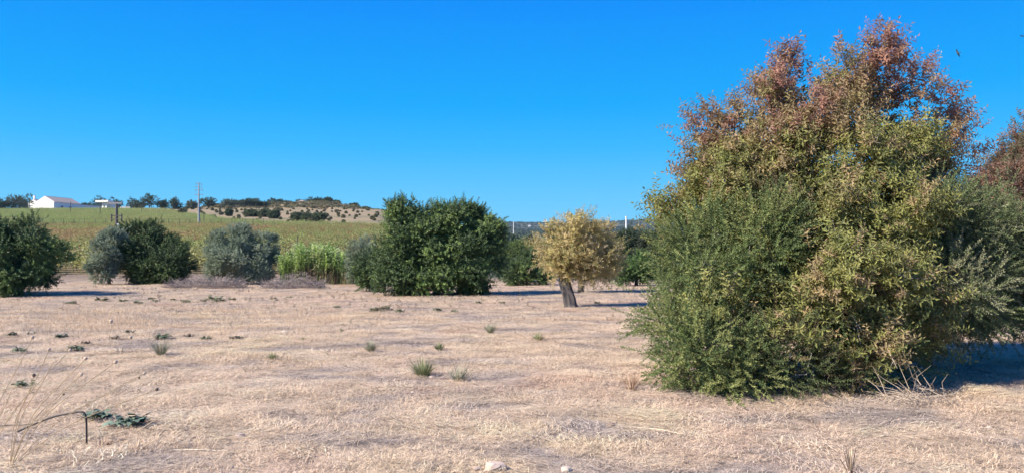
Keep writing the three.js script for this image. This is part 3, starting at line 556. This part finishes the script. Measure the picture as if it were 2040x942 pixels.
// scrub on the hill and far woodland
{
  const R = rng(600), items = [], bush = (() => { const Rb = rng(9), l = []; for (let i = 0; i < 46; i++) { const v = rdir(Rb); v.y = Math.abs(v.y); leaf(l, v.clone().multiply(V3(1, .8, 1)).multiplyScalar(.55 + Rb() * .4), rdir(Rb), .5, .36, .1, V3(Rb() - .5, 1, Rb() - .5)); } return tris(l); })();
  for (let i = 0; i < 9000; i++) { const d = 415 + R() * 125, t = -.47 + R() * .32, x = t * d; if (hillUp(d, t) < 1 || N2(x, d * 2.2, 16, 91) < .02) continue; const v = .7 + R() * .6; items.push([V3(x, H(x, -d), -d), UPV, R() * 6, .5 + R() * .9, mix3([.15, .16, .07], [.26, .21, .10], R()).map(q => q * v)]); }
  tag(instanced('hill_scrub', bush, LM.mid, items, scene), 'low green brown scrub over the terraced hilltop', 'scrub');
  const it = [];
  for (let i = 0; i < 26000; i++) { const d = 110 + Math.pow(R(), .75) * 2900, t = -.14 + R() * .95, x = t * d; if (fbm(x, d, 130, 95) < -.12 && R() < .8) continue; const v = .7 + R() * .6, s = 2.2 + R() * 3.6; it.push([V3(x, H(x, -d) + .3, -d), UPV, R() * 6, V3(s, s * (.7 + R() * .4), s), mix3([.040, .066, .026], [.10, .115, .045], R() * R()).map(q => q * v)]); }
  tag(instanced('far_woodland', bush, LM.mid, it, scene), 'distant wooded valley and hills beyond the almond trees', 'woodland');
}
// distant houses and mast
function depthAt(px, py) { for (let d = 300; d < 3200; d += 5) { const x = X(px, d); if (HOR - (H(x, -d) + 2 - EYE) / d * F < py) return d; } return 3000; }
[[1072, 472, 13, 3.2, 'distant pale house left of the yellow almond crown'], [1214, 455, 13, 2.6, 'distant low white building right of the almond crown'], [1028, 474, 15, 2, 'distant pale flat building right of the large carob'], [1222, 440, 6, 2.6, 'tiny white house high on the far hill'], [1055, 451, 6, 2.6, 'tiny white house on the far hillside above the almond']].forEach(([px, py, wp, hp, lab]) => {
  const d = depthAt(px, py), w = wp / F * d, h = hp / F * d, x = X(px, d), T = thing('distant_house', lab, 'house', [x, H(x, -d), -d]);
  part('wall', new THREE.BoxGeometry(w, h * .7 + 2, w * .5).translate(0, h * .35 + 1, 0), WHITE, T); part('roof', new THREE.ConeGeometry(w * .74, h * .4, 4, 1).rotateY(Math.PI / 4).scale(1, 1, .52).translate(0, h * .9 + 2, 0), ROOF, T);
});
for (const [px, top, d, r, lab] of [[1248, 432, 620, .85, 'white mast rising above the dark carobs against the far hill'], [1023, 442, 1300, .7, 'thin pale mast on the far hillside beside the large carob']]) { const x = X(px, d), y = H(x, -d), h = Y(top, d) - y; single('mast', mergeGeometries([new THREE.CylinderGeometry(r * .75, r, h, 10).translate(0, h / 2, 0), new THREE.CylinderGeometry(r, r, r, 10).translate(0, h, 0)]), std([.72, .72, .72], .6), lab, 'mast', [x, y, -d]); }

// ------------------------------------------------------------------ straw and dry grass of the field
{
  const mat = leafMat(.9, .15);
  const patch = (seed, n, w, tilt, lmin, lmax, wid) => { const R = rng(seed), l = []; for (let i = 0; i < n; i++) { const a = R() * 6.28, q = Math.sqrt(R()) * w / 2, az = R() * 6.28, el = Math.pow(R(), 1.6) * tilt, L = lmin + R() * R() * (lmax - lmin), p = V3(Math.cos(a) * q, .004 + R() * .02, Math.sin(a) * q), dir = V3(Math.cos(az) * Math.cos(el), Math.sin(el), Math.sin(az) * Math.cos(el)), s = V3(-Math.sin(az), 0, Math.cos(az)).multiplyScalar(wid / 2), m = p.clone().addScaledVector(dir, L * .5).add(V3((R() - .5) * L * .1, L * .06 * R(), (R() - .5) * L * .1)), e = p.clone().addScaledVector(dir, L); e.y = Math.max(.004, e.y - L * .12); l.push(...p.clone().add(s), ...p.clone().sub(s), ...m, ...m.clone().add(s), ...m.clone().sub(s), ...e, ...p.clone().add(s), ...m.clone().sub(s), ...m.clone().add(s)); } return tris(l); };
  const lay = [], up = [], R = rng(700);
  const tone = (x, z, dry) => { const g = fieldTone(x, z), v = .75 + R() * .5; let c = mix3(g, [.76, .61, .44], .3); if (R() < .26) c = mix3(c, [.28, .21, .16], .8); return c.map(q => Math.min(.85, q * v)); };
  for (let i = 0; i < 36000; i++) { const d = 4.5 + Math.pow(R(), .62) * 17, x = (R() - .5) * (d * 1.45 + 3); const g = fbm(x * .6, -d, .95, 25); if (g > .1 && R() < .8) continue; if (N2(x, d, .3, 27) < -.1 && R() < .8) continue; lay.push([V3(x, H(x, -d), -d), UPV, R() * 6.28, .7 + R() * .6, tone(x, -d)]); }
  for (let i = 0; i < 26000; i++) { const d = 20 + R() * 28, x = (R() - .5) * (d * 1.5 + 4); if (N2(x, d, .9, 28) < -.05) continue; lay.push([V3(x, H(x, -d), -d), UPV, R() * 6.28, 1.1 + R() * .8, tone(x, -d)]); }
  for (let i = 0; i < 26000; i++) {
    const d = 5 + Math.pow(R(), .7) * 30, x = (R() - .5) * (d * 1.45 + 3), px = PXof(x, d);
    const band = d > 16 && d < 25 && px < 760 ? 1 : 0, n = fbm(x, d, 2.2, 101);
    if (!band && n < .16) continue; if (band && n < -.12) continue;
    up.push([V3(x, H(x, -d), -d), UPV, R() * 6.28, V3(1, band ? .8 + R() * .5 : .35 + R() * .5, 1), mix3(tone(x, -d), [.62, .49, .33], .25)]);
  }
  const lit = [], tiny = sprig(74, { L: .07, n: 9, len: .055, wid: .014, ang: 68, stem: .002 });
  for (let i = 0; i < 2600; i++) { const d = 5 + Math.pow(R(), .6) * 36, x = (R() - .5) * (d * 1.45 + 3); if (fbm(x, d, 2.6, 111) < .02) continue; lit.push([V3(x, H(x, -d), -d), V3((R() - .5) * .8, 1, (R() - .5) * .8).normalize(), R() * 6.28, .3 + R() * .5 + sstep(12, 25, d) * R() * 1.1, mix3([.17, .13, .10], R() < .3 ? [.15, .18, .10] : [.30, .22, .16], R())]); }
  const mat2 = [], clods = [], swirl = (() => { const Rs = rng(75), l = []; for (let i = 0; i < 30; i++) { const az = (Rs() - .5) * .9, L = .07 + Rs() * .17, p = V3((Rs() - .5) * .4, .006 + Rs() * .025, (Rs() - .5) * .3), dir = V3(Math.cos(az), (Rs() - .35) * .22, Math.sin(az)), sd = V3(-Math.sin(az), 0, Math.cos(az)).multiplyScalar(.0019), m = p.clone().addScaledVector(dir, L * .5).add(V3(0, L * .05, (Rs() - .5) * L * .2)), e = p.clone().addScaledVector(dir, L); e.y = Math.max(.003, e.y); l.push(...p.clone().add(sd), ...p.clone().sub(sd), ...m, ...m.clone().add(sd), ...m.clone().sub(sd), ...e, ...p.clone().add(sd), ...m.clone().sub(sd), ...m.clone().add(sd)); } return tris(l); })();
  for (let i = 0; i < 15000; i++) { const d = 4.8 + Math.pow(R(), .6) * 15, x = (R() - .5) * (d * 1.45 + 3); if (fbm(x, d, 1.1, 131) < .02) continue; mat2.push([V3(x, H(x, -d), -d), UPV, N2(x, d, 1.6, 133) * 9 + R() * .5, .7 + R() * .7, tone(x, -d).map(q => Math.min(.85, q * 1.12))]); }
  tag(instanced('matted_straw', swirl, mat, mat2, scene), 'combed swirls of longer straw matted over the near field', 'straw');
  const clod = (() => { const g = new THREE.IcosahedronGeometry(1, 1), p = g.attributes.position; for (let i = 0; i < p.count; i++) { const v = V3().fromBufferAttribute(p, i), k = 1 + .4 * noise.noise(v.x * 1.6 + 3, v.y * 1.6, v.z * 1.6); p.setXYZ(i, v.x * k, v.y * k * .65, v.z * k); } g.computeVertexNormals(); return g; })();
  for (let i = 0; i < 9000; i++) { const d = 4.8 + Math.pow(R(), .65) * 22, x = (R() - .5) * (d * 1.45 + 3); if (fbm(x * .6, -d, .95, 25) < -.02) continue; const sz = .006 + R() * R() * R() * .03; clods.push([V3(x, H(x, -d) + sz * .1, -d), UPV, R() * 6, sz, mix3([.44, .36, .32], [.30, .22, .18], R())]); }
  tag(instanced('clods', clod, std([1, 1, 1], .95), clods, scene), 'crumbs and clods of dry earth on the bare patches', 'clods');
  tag(instanced('small_weeds', tiny, LM.mid, lit, scene), 'scattered tiny brown and green weeds between the straw', 'weeds');
  for (let i = 0; i < 8000; i++) { const d = 15 + (R() + R()) * 6, px = -80 + R() * 980, x = X(px, d); if (fbm(x, d, 2.6, 121) < -.05 + sstep(380, 860, px) * .4 + R() * .25) continue; up.push([V3(x, H(x, -d), -d), UPV, R() * 6.28, V3(1, .6 + R() * .8, 1), mix3(fieldTone(x, -d), mix3([.74, .58, .40], [.56, .42, .28], R()), .55)]); }
  const a = instanced('straw', patch(71, 46, .42, .6, .03, .115, .0032), mat, lay, scene); tag(a, 'flattened pale straw lying over the whole dry field', 'straw');
  const b = instanced('dry_grass', patch(72, 20, .22, 1.45, .06, .18, .0036), mat, up, scene); tag(b, 'short standing dry grass in patches over the field', 'dry grass');
}
// ------------------------------------------------------------------ green tufts
function tuft(name, label, px, py, h, w, n, pal, seed, wid = .006, group = 'green grass tufts in the field') {
  const d = depthOf(py), x = X(px, d), R = rng(seed), l = [], col = [];
  for (let i = 0; i < n; i++) {
    const az = R() * 6.28, lean = Math.pow(R(), .8) * w / h * .9, L = h * (.55 + R() * .6), q = R() * w * .16, b = V3(Math.cos(az) * q, -.01, Math.sin(az) * q), dir = V3(Math.cos(az) * lean, 1, Math.sin(az) * lean).normalize();
    let p = b; const s = V3(-Math.sin(az + R()), 0, Math.cos(az + R())).multiplyScalar(wid / 2), c = R() < .1 ? [.55, .43, .29] : pal[Math.floor(R() * pal.length)], v = .8 + R() * .4;
    for (let k = 0; k < 3; k++) { const e = p.clone().addScaledVector(dir, L / 3), s2 = s.clone().multiplyScalar(k === 2 ? .1 : 1); l.push(...p.clone().add(s), ...p.clone().sub(s), ...e.clone().sub(s2), ...p.clone().add(s), ...e.clone().sub(s2), ...e.clone().add(s2)); for (let m = 0; m < 6; m++) col.push(c[0] * v, c[1] * v, c[2] * v); p = e; dir.x += Math.cos(az) * .16 * lean; dir.z += Math.sin(az) * .16 * lean; dir.y -= .06; dir.normalize(); }
  }
  return single(name, tris(l, col), TUFTM, label, 'grass tuft', [x, H(x, -d), -d], group);
}
const TUFTM = new THREE.MeshStandardMaterial({ vertexColors: true, roughness: .75, side: THREE.DoubleSide });
const TG = [[.17, .22, .09], [.22, .26, .12], [.28, .28, .15], [.13, .18, .07]], TB = [[.19, .23, .15], [.25, .28, .20], [.34, .32, .23]];
[[738, 700, .22, .26, 150, TB, 'greyish grass tuft on the dark soil left of the field centre'], [843, 746, .27, .36, 220, TG, 'largest green grass tuft, near the field centre'], [915, 757, .26, .34, 90, TB, 'sparse wispy grass tuft right of the largest tuft'], [977, 664, .24, .22, 150, TB, 'upright tuft farthest back, below the large carob'], [1073, 677, .17, .24, 130, TG, 'low bright green tuft below the leaning almond'], [875, 697, .16, .17, 130, [[.08, .15, .05], [.10, .18, .06]], 'small vivid green tuft above the largest tuft'], [541, 716, .13, .17, 90, TG, 'small squat tuft left of the greyish tuft'], [320, 711, .30, .30, 130, TB, 'spiky pale green tuft in the left part of the field'], [680, 662, .10, .10, 50, TG, 'tiny tuft between the greyish tuft and the stone'], [603, 678, .08, .14, 50, TG, 'tiny low tuft just below the pale stone']]
  .forEach(([px, py, h, w, n, pal, lab], i) => tuft('grass_tuft', lab, px, py, h * 1.1, w * 1.1, Math.round(n * 1.7), pal, 800 + i, .0045));
tuft('dry_weed', 'reddish brown dry weed beside the left foot of the evergreen shrub', 1258, 775, .30, .36, 60, [[.26, .14, .09], [.32, .19, .12]], 831, .005, 'dry weeds').userData.category = 'weed';
tuft('dry_weed', 'dark dry weed twigs at the bottom right of the field', 1697, 941, .24, .12, 16, [[.14, .10, .08], [.22, .17, .13]], 832, .009, 'dry weeds').userData.category = 'weed';
tuft('dry_weed', 'small brown dead weed in the left middle of the field', 488, 738, .07, .22, 50, [[.16, .11, .075], [.24, .17, .11]], 833, .008, 'dry weeds').userData.category = 'weed';
tuft('dry_weed', 'matted reddish dry grass clump at the foot of the bent pipe', 205, 885, .10, .34, 130, [[.42, .28, .19], [.56, .42, .30], [.34, .22, .15]], 834, .005, 'dry weeds').userData.category = 'weed';
tuft('dry_weed', 'loose pale straw clump below the grey green leafy weeds', 272, 898, .13, .46, 110, [[.62, .49, .35], [.50, .38, .27]], 835, .004, 'dry weeds').userData.category = 'weed';
// leafy rosettes
function rosette(px, py, w, n, label, c, seed) {
  const d = depthOf(py), x = X(px, d), R = rng(seed), l = [], col = [];
  n = Math.round(n * 1.8);
  for (let i = 0; i < n; i++) {
    const az = i * 2.4 + R(), L = w * (.2 + R() * .24), wd = L * (.3 + R() * .2), s = V3(-Math.sin(az), .25 * (R() - .5), Math.cos(az)), k = .75 + R() * .5; let p = V3((R() - .5) * w * .6, .01 + R() * .03, (R() - .5) * w * .5), el = .25 + R() * .9;
    for (let m = 0; m < 3; m++) { const e = p.clone().add(V3(Math.cos(az) * Math.cos(el), Math.sin(el), Math.sin(az) * Math.cos(el)).multiplyScalar(L / 3)), a = [.35, 1, .9][m] * wd / 2, b = [1, .9, .05][m] * wd / 2; const A = p.clone().addScaledVector(s, a), B = p.clone().addScaledVector(s, -a), C = e.clone().addScaledVector(s, b), D = e.clone().addScaledVector(s, -b); for (const q of [A, B, C, D]) q.y += .004; A.y += a * .3; B.y += a * .3; l.push(...A, ...B, ...D, ...A, ...D, ...C); for (let h = 0; h < 6; h++) col.push(c[0] * k, c[1] * k, c[2] * k); p = e; el -= .45; }
  }
  single('leafy_weed', tris(l, col), TUFTM, label, 'weed', [x, H(x, -d), -d], 'low leafy weeds in the field');
}
const WG = [.075, .115, .065], WD = [.05, .075, .045];
[[195, 838, .28, 20, 'left of two grey green leafy weeds beside the bent pipe', [.10, .15, .105]], [255, 852, .32, 22, 'right of two grey green leafy weeds beside the bent pipe', [.11, .16, .12]], [46, 771, .22, 14, 'flat leafy weed near the lower left edge of field', WG], [152, 697, .26, 18, 'dark leafy weed left of the spiky pale green tuft', WG], [38, 702, .24, 14, 'low leafy weed close to the left photo edge', WG], [322, 674, .34, 20, 'wide leafy weed behind the spiky pale green tuft', WG], [120, 674, .28, 18, 'bushy dark weed in the left of the field', WD], [20, 670, .24, 18, 'upright dark weed at the far left of the field', WD], [60, 667, .16, 12, 'small dark weed right of the far left weed', WD], [375, 670, .20, 12, 'brownish weed right of the wide leafy weed', [.10, .085, .055]], [410, 675, .22, 12, 'thin green weed left of the pale stone', WG], [470, 677, .26, 12, 'brown green weed between thin weed and stone', [.10, .09, .06]], [256, 663, .22, 12, 'small weed behind the wide leafy weed', WD], [228, 675, .2, 12, 'brownish weed left of the wide leafy weed', [.12, .10, .065]], [168, 686, .18, 12, 'dry brown weed above the dark leafy weed', [.13, .10, .07]]]
  .forEach(([px, py, w, n, lab, c], i) => rosette(px, py, w * 1.3, Math.round(n * 1.3), lab, c, 900 + i));
{
  const R = rng(950), lab = 'small green weed in the loose band across the far field', spots = [[200, 600, .5], [275, 605, .4], [310, 600, .3], [425, 596, .7], [438, 602, .5], [370, 601, .4], [460, 597, .4], [405, 600, .3], [345, 598, .3], [750, 621, .5], [765, 618, .5], [795, 622, .4], [870, 620, .4], [905, 622, .3], [672, 615, .3], [300, 596, .3], [140, 606, .4], [245, 601, .35], [1190, 606, .3], [1000, 607, .3], [952, 605, .3], [545, 597, .3], [575, 593, .3]];
  for (const [px, py, w] of spots) rosette(px, py, w * 1.2, 16, lab, mix3([.10, .125, .06], [.14, .14, .075], R()), 960 + px);
}
// ------------------------------------------------------------------ stones
function stone(px, py, s, label, c, seed, sy = .7) {
  const g = new THREE.IcosahedronGeometry(1, 2), p = g.attributes.position, d = depthOf(py), x = X(px, d);
  for (let i = 0; i < p.count; i++) { const v = V3().fromBufferAttribute(p, i); let k = 1 + .3 * noise.noise(v.x * 1.3 + seed, v.y * 1.3, v.z * 1.3) + .1 * noise.noise(v.x * 4, v.y * 4 + seed, v.z * 4); v.multiplyScalar(k); v.x = Math.round(v.x * 2.2) / 2.2 * .5 + v.x * .5; v.y = Math.min(v.y, .75); p.setXYZ(i, v.x * s, v.y * s * sy + s * sy * .4, v.z * s * .8); }
  g.computeVertexNormals(); single('stone', g, std(c, .95), label, 'stone', [x, H(x, -d) - s * .15, -d], 'stones in the field');
}
[[987, 936, .085, 'pinkish angular stone at the bottom edge of the field', [.46, .36, .31]], [950, 937, .035, 'tiny stone left of the pinkish bottom stone', [.36, .28, .25]], [1128, 937, .042, 'small pale stone right of the pinkish bottom stone', [.5, .42, .35]], [566, 663, .075, 'whitish stone in the middle left of the field', [.62, .56, .52]], [860, 749, .042, 'small stone at the foot of the largest tuft', [.5, .42, .36]], [477, 872, .045, 'pale clod of earth in the lower left field', [.45, .36, .32]], [1290, 885, .02, 'small dark clod in the lower right field', [.22, .15, .12]], [1218, 848, .045, 'dark clod right of the bottom centre', [.22, .16, .13]], [653, 802, .02, 'dark clod in the lower middle of the field', [.12, .085, .07]], [547, 600, .1, 'brown clod on the far field before the canes', [.3, .22, .16]]]
  .forEach(([px, py, s, lab, c], i) => stone(px, py, s, lab, c, 20 + i * 3));
// ------------------------------------------------------------------ bent pipe, sticks, dry seed stalks
{
  const d = 6.9, x0 = X(171, d), y0 = H(x0, -d), pt = (px, py, dd) => V3(X(px, dd) - x0, Y(py, dd) - y0, d - dd);
  const T = thing('bent_pipe', 'thin dark bent pipe arching over the dry grass at lower left', 'pipe', [x0, y0, -d]);
  const c = new THREE.CatmullRomCurve3([pt(32, 860, 7.1), pt(80, 839, 7.05), pt(112, 828, 7.0), pt(140, 823, 6.95), pt(160, 820, 6.9), pt(167, 823, 6.9), pt(170, 836, 6.9), pt(171, 862, 6.9), V3(0, -.06, 0)]);
  part('pipe', new THREE.TubeGeometry(c, 60, .0085, 8), std([.035, .03, .03], .6), T);
  const c2 = new THREE.CatmullRomCurve3([pt(-60, 853, 7.1), pt(10, 847, 7.1), pt(60, 845, 7.08), pt(80, 839, 7.05)]);
  part('cord', new THREE.TubeGeometry(c2, 24, .004, 6), std([.05, .045, .04], .7), T);
  part('clip', new THREE.SphereGeometry(.014, 8, 6).scale(1, .8, 1), std([.45, .36, .25], .8), T).position.copy(pt(78, 840, 7.04));
  const stick = (a, b, r, col, lab) => { const l = [], A = V3(X(a[0], a[2]), Y(a[1], a[2]), -a[2]), B = V3(X(b[0], b[2]), Y(b[1], b[2]), -b[2]), m = A.clone().lerp(B, .5).add(V3(0, .012, 0)); tube(l, [V3(), m.clone().sub(A), B.clone().sub(A)], [r, r * .9, r * .5], 5); single('dry_stick', tris(l), std(col, .9), lab, 'stick', A.toArray(), 'dry sticks on the ground'); };
  stick([319, 897, depthOf(898)], [462, 899, depthOf(902)], .006, [.66, .58, .48], 'long pale dry stem lying flat at the lower left');
  stick([268, 862, depthOf(866)], [333, 824, depthOf(862)], .005, [.42, .34, .24], 'slanting dry stick right of the grey green weeds');
  stick([1270, 851, depthOf(853)], [1365, 865, depthOf(866)], .005, [.62, .52, .40], 'pale curved stem lying on the ground right of centre');
  stick([196, 855, depthOf(900)], [206, 890, depthOf(900)], .004, [.55, .45, .33], 'short pale stalk standing by the bent pipe');
  // stalks with round heads
  const stem = std([.40, .30, .18], .9), head = std([.56, .43, .32], .85), headD = std([.20, .15, .10], .9);
  function seedPlant(bpx, bpy, label, stems) {
    const bd = depthOf(bpy), bx = X(bpx, bd), by = H(bx, -bd), P = thing('dry_seed_plant', label, 'dry plant', [bx, by, -bd], 'dry seed plants');
    stems.forEach(([px, py, dd, r, dark], i) => {
      const e = V3(X(px, dd) - bx, Y(py, dd) - by, bd - dd), m1 = e.clone().multiplyScalar(.35).add(V3(-.03, e.y * .12, 0)), m2 = e.clone().multiplyScalar(.7).add(V3(.02, e.y * .10, .01));
      const cv = new THREE.CatmullRomCurve3([V3(0, -.02, 0), m1, m2, e]), s = part('stem', new THREE.TubeGeometry(cv, 18, .0028, 4), stem, P);
      if (r) { const hgeo = new THREE.IcosahedronGeometry(r, 2), p = hgeo.attributes.position; for (let k = 0; k < p.count; k++) { const q = 1 + .18 * noise.noise(p.getX(k) / r * 2 + i, p.getY(k) / r * 2, p.getZ(k) / r * 2); p.setXYZ(k, p.getX(k) * q, p.getY(k) * q * 1.1, p.getZ(k) * q); } hgeo.computeVertexNormals(); part('seed_head', hgeo, dark ? headD : head, s).position.copy(e); }
    });
  }
  seedPlant(18, 928, 'dry branching plant with round brown seed heads in the lower left corner', [[311, 775, 6.6, .015, 1], [160, 746, 6.3, .015], [169, 714, 6.2, .015], [96, 696, 6.3, .014], [66, 747, 6.2, .014, 1], [125, 785, 6.4, .010, 1], [286, 744, 6.9, .013], [276, 752, 6.8, .010, 1], [229, 721, 6.6, .016], [105, 720, 6.2, 0]]);
  seedPlant(-40, 950, 'dry plant with pale seed heads leaning in from the left edge', [[63, 672, 6.3, .014], [138, 697, 6.4, .013], [40, 800, 6.1, 0], [20, 780, 6.0, 0]]);
  seedPlant(220, 690, 'single dry stalk with a pale head in the left field', [[220, 640, 14.0, .034]]);
  seedPlant(262, 700, 'single dry stalk with a whitish head before the spiky tuft', [[259, 672, 13.3, .032]]);
}
// ------------------------------------------------------------------ birds
function bird(px, py, d, span, roll, yaw, label) {
  const T = thing('bird', label, 'bird', [X(px, d), Y(py, d), -d], 'birds in the sky'); T.rotation.set(0, yaw, roll);
  const m = std([.06, .06, .065], .8);
  part('body', new THREE.SphereGeometry(span * .07, 10, 8).scale(.8, .7, 2.4), m, T);
  for (const s of [-1, 1]) part('wing', tris([0, 0, -span * .09, s * span * .28, span * .05, -span * .10, s * span * .26, span * .05, span * .04, 0, 0, -span * .09, s * span * .26, span * .05, span * .04, 0, 0, span * .09, s * span * .28, span * .05, -span * .10, s * span * .5, 0, span * .04, s * span * .26, span * .05, span * .04]), m, T);
  part('tail', tris([0, 0, span * .12, -span * .06, 0, span * .28, span * .06, 0, span * .28]), m, T);
}
bird(1910, 106, 30, .42, -.85, .5, 'swallow like bird gliding at upper right beside the bronze tree');
bird(2038, 72, 30, .32, -.2, .3, 'bird at the upper right edge of the sky');
bird(945, 190, 60, .3, .2, 0, 'tiny bird high above the large carobs');
bird(1188, 354, 60, .34, .15, .2, 'tiny bird above the yellow almond tree');
bird(117, 348, 70, .34, .9, .2, 'tiny bird above the white houses');

scene.fog = new THREE.FogExp2(lin(.42, .66, 1), .00007);
renderer.render(scene, camera);
